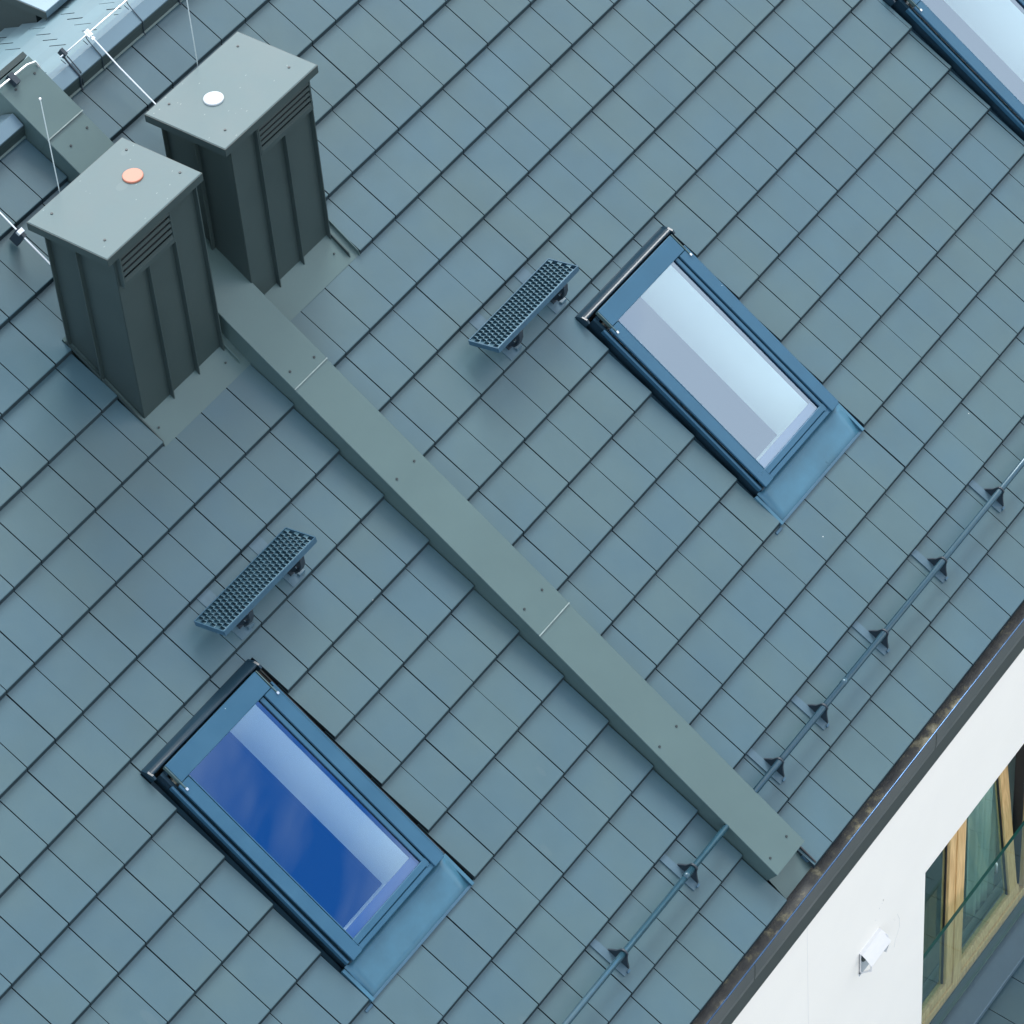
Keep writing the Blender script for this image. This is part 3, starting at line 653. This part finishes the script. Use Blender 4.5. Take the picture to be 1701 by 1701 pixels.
# ------------------------------------------------------------------ white wall with the window opening
WY = -1.460
OX0, OX1, OZ0, OZ1 = 0.560, 3.9, -4.56, -2.377
t = thing('house_wall', 'smooth white rendered house wall under the gutter', 'wall', (0, WY, -9.0), roof=False)
def wb(x0, x1, z0, z1): return MB().box(x0, x1, 0, .36, z0 + 9, z1 + 9)
mw = MB()
for (x0, x1, z0, z1) in ((-5.6, OX0, -9, -1.30), (OX0, OX1, OZ1, -1.30), (OX1, 6.4, -9, -1.30), (OX0, OX1, -9, OZ0)): mw.box(x0, x1, 0, .36, z0 + 9, z1 + 9)
mw.build('render', M['white'], t)
MB().box(-.7570, -.7545, -.0006, .0, 4.6, 7.70).build('joint_line', M['whitepl'], t)
MB().box(-5.6, -5.3, 0.4, 7.7, 0, 7.3).build('side_wall', M['white'], t); MB().box(6.1, 6.4, .4, 7.7, 0, 7.3).build('side_wall', M['white'], t)
MB().box(-5.6, 6.4, 7.7, 7.9, 0, 8.5).build('back_wall', M['white'], t)

# plaster patches: smudges beside the vent
sm = mat('grey_smudge', (0.66, 0.67, 0.66), rough=0.9)
def blob(name, pts, r):
    m_ = MB()
    for (x, z), rr in zip(pts, r): m_.disc((x, 0, z), rr, .0006, 9, Vector((0, -1, 0)))
    return m_
m_ = blob('smudge', [(.075 + .0, -2.10 + 9)], [.006])
for (x, z, rr) in ((-.01, -2.20, .004), (.03, -2.13, .005), (.075, -2.10, .006), (.06, -2.115, .004), (.20, -2.43, .004), (.21, -2.45, .004)): m_.disc((x, 0, z + 9), rr, .0006, 9, Vector((0, -1, 0)))
m_.build('smudge', sm, t)
m_ = MB(); pr = [(.235, -2.42), (.262, -2.50), (.262, -2.58), (.235, -2.63), (.215, -2.66), (.205, -2.72)]
for (a, b_) in zip(pr, pr[1:]):
    m_.hexa([(a[0], -.0005, a[1] + 9), (a[0] + .003, -.0005, a[1] + 9), (a[0] + .003, .001, a[1] + 9), (a[0], .001, a[1] + 9), (b_[0], -.0005, b_[1] + 9), (b_[0] + .005, -.0005, b_[1] + 9), (b_[0] + .005, .001, b_[1] + 9), (b_[0], .001, b_[1] + 9)])
m_.build('smudge', sm, t)

# ------------------------------------------------------------------ wall vent hood
t = thing('vent_hood', 'small white curved vent hood on the white wall', 'vent', (-.197, WY, -2.56), roof=False)
arc = [(0, .245), (-.022, .243), (-.046, .226), (-.068, .202), (-.086, .176)]
inner = [(p[0] * .96, p[1] - .003) for p in arc][::-1]
MB().prism(arc + inner, 0, .223).build('hood', M['whitepl'], t)
MB().prism([(0, .242), (0, .03)] + [(-.055, .045), (-.082, .180), (-.06, .222)], .219, .223).build('side_plate', M['whitepl'], t)
MB().box(.0, .219, -.004, 0, .02, .24).build('back_plate', M['wplug'], t)
MB().prism([(0, .238), (0, .04), (-.012, .05), (-.012, .234)], .0, .004).build('side_plate', M['whitepl'], t)
MB().prism([(0, .04), (0, .052), (-.076, .142), (-.078, .178), (-.086, .178), (-.086, .130)], .0, .004).build('leg', M['whitepl'], t)
MB().disc((.075, -.0045, .165), .055, .004, 20, Vector((0, -1, 0))).build('duct_opening', M['fascia'], t)

# ------------------------------------------------------------------ timber window, glass balustrade, sill, lower roof
FY = -1.31
t = thing('timber_window', 'tall pine framed window recessed in the white wall', 'window', (OX0, FY, -4.50), roof=False)
def fb(x0, x1, y0, y1, z0, z1, n, m, bev=.003, par=None, rot=None): return MB().box(x0 - OX0, x1 - OX0, y0 - FY, y1 - FY, z0 + 4.5, z1 + 4.5).build(n, m, par or t, bevel=bev)
fb(OX0 + .002, OX1 - .002, FY, FY + .07, -4.500, -4.418, 'sill_rail', M['wood'])
fb(OX0 + .002, OX1 - .002, FY, FY + .07, OZ1 - .10, OZ1 - .002, 'head_rail', M['wood'])
fb(OX0 + .002, OX0 + .075, FY, FY + .07, -4.416, OZ1 - .101, 'jamb', M['wood'])
fb(1.225, 1.325, FY, FY + .07, -4.416, OZ1 - .101, 'mullion', M['wood'])
fb(OX0 + .08, 1.222, FY + .010, FY + .065, -4.412, -4.338, 'sash_rail', M['wood'])
fb(1.145, 1.2225, FY + .008, FY + .066, -4.336, OZ1 - .105, 'sash_stile', M['wood'])
fb(1.134, 1.1445, FY + .030, FY + .045, -4.336, OZ1 - .105, 'gasket', M['rubber'], 0)
fb(OX0 + .08, 1.128, FY + .035, FY + .041, -4.336, OZ1 - .105, 'pane', M['winglass'], 0)
# right casement, tilted inwards
cs = bpy.data.objects.new('casement', None); COL.objects.link(cs); cs.parent = t; cs.location = (1.328 - OX0, .012, .088); cs.rotation_euler = (math.radians(-5.5), 0, 0)
def cb(x0, x1, z0, z1, n, m, y0=0, y1=.055): return MB().box(x0, x1, y0, y1, z0, z1).build(n, m, cs, bevel=.003 if m is M['wood'] else 0)
HH = 1.92
cb(.0, .78, 0, .074, 'rail', M['wood']); cb(.0, .78, HH - .1, HH, 'rail', M['wood']); cb(.0, .010, .075, HH - .1, 'gasket', M['rubber'], .03, .05)
cb(.665, .76, .075, HH - .1, 'stile', M['wood']); cb(.012, .665, .075, HH - .1, 'pane', M['winglass'], .025, .031)
MB().box(.657, .664, .018, .034, .075, HH - .1).build('gasket', M['rubber'], cs)
fb(2.120, 2.135, FY + .03, FY + .10, -4.416, OZ1 - .101, 'gasket', M['rubber'])
fb(2.148, 2.245, FY, FY + .07, -4.416, OZ1 - .101, 'mullion', M['wood'])
fb(2.250, OX1 - .08, FY + .035, FY + .041, -4.416, OZ1 - .101, 'pane', M['winglass'], 0)
fb(3.82, OX1 - .002, FY, FY + .07, -4.416, OZ1 - .101, 'jamb', M['wood'])
hd = MB().tube([(1.64 - OX0, -.03, .95), (1.64 - OX0, -.055, .95), (1.64 - OX0, -.055, .90), (1.64 - OX0, -.055, .86)], .008, 8).build('handle', M['alu'], t, smooth=True)
# room behind
rmt = thing('room', 'dim room interior seen through the timber window panes', 'room', (OX0, FY, -4.56), roof=False)
m_ = MB()
for q in ((-.3, 3.9, 2.2, 2.25, 0, 2.6), (-.3, -.25, .30, 2.2, 0, 2.6), (3.85, 3.9, .30, 2.2, 0, 2.6), (-.3, 3.9, .22, 2.2, -.06, -.01), (-.3, 3.9, .30, 2.2, 2.5, 2.55)): m_.box(*q)
m_.build('lining', mat('room_wall_grey', (0.22, 0.25, 0.25), rough=0.9), rmt)
# curtain
t = thing('curtain', 'pale gathered curtain behind the tilted window sash', 'curtain', (1.85, FY + .20, -4.5), roof=False)
m_ = MB(); prev = None; pts = []
for k in range(41):
    u = k / 40; pts.append((-.16 + .42 * u, .03 * math.sin(u * 26) + .012 * math.sin(u * 61)))
A = [m_.bm.verts.new((x * .75, y, .05)) for x, y in pts]; B_ = [m_.bm.verts.new((x, y, 2.1)) for x, y in pts]
for k in range(40): m_.bm.faces.new([A[k], A[k + 1], B_[k + 1], B_[k]])
m_.build('cloth', M['curtain'], t, smooth=True)
# balustrade
t = thing('glass_balustrade', 'frameless clear glass balustrade with dark green top edge across the window', 'balustrade', (OX0, -1.388, -4.47), roof=False)
MB().box(.012, OX1 - OX0 - .012, 0, .016, .03, 1.005).build('glass', M['balglass'], t)
MB().box(.012, OX1 - OX0 - .012, -.0008, .0168, 1.0052, 1.0125).build('top_edge', M['glassedge'], t)
MB().box(.010, OX1 - OX0 - .010, -.003, .019, .016, .0295).build('bottom_channel', M['metal'], t)
# sill
t = thing('window_sill', 'blue grey folded metal sill below the glass balustrade', 'window sill', (OX0, -1.46, -4.50), roof=False)
MB().prism([(.148, .0), (-.090, -.010), (-.094, -.014), (-.094, -.050), (-.088, -.050), (-.086, -.018), (.148, -.008)], .0, OX1 - OX0).build('sheet', M['lowmetal'], t, bevel=.0015)
MB().box(.0, OX1 - OX0, .0, .148, -.06, -.009).build('packer', M['rubber'], t)
# lower roof
LP = math.radians(11)
lr = MB().box(-6, 7, -4.0, 0, -.12, -.035).build('lower_roof', M['dark']); lr.location = (0, -1.50, -4.575); lr.rotation_euler = (LP, 0, 0)
tag(lr, 'blue grey tiled lower roof in front of the window', kind='structure')
mb = MB(); tile_bm(mb, .003, .297, 0, .40); _t = mb.build('tile', M['tile']); LOWM = _t.data; bpy.data.objects.remove(_t)
fl = MB()
for r in range(0, 11):
    s0 = -.36 * (r + 1)
    for k in range(-20, 23):
        x0 = k * .30 + .105 + (.15 if r % 2 else 0)
        if r < 2 and 0.4 < x0 < 2.6:
            o = bpy.data.objects.new('tile', LOWM); COL.objects.link(o); o.parent = lr; o.location = (x0, s0, 0)
            o.rotation_euler = (random.uniform(-.004, .004), random.uniform(-.004, .004), random.uniform(-.003, .003))
        else: tile_bm(fl, .003, .297, 0, .40, x0, s0)
tag(fl.build('distant_tile', M['tile'], lr), kind='stuff')

# ------------------------------------------------------------------ ground far below
g = MB().box(-400, 400, -400, 400, -.5, 0).build('ground', M['concrete']); g.location = (0, 0, -9.0)
tag(g, kind='structure')
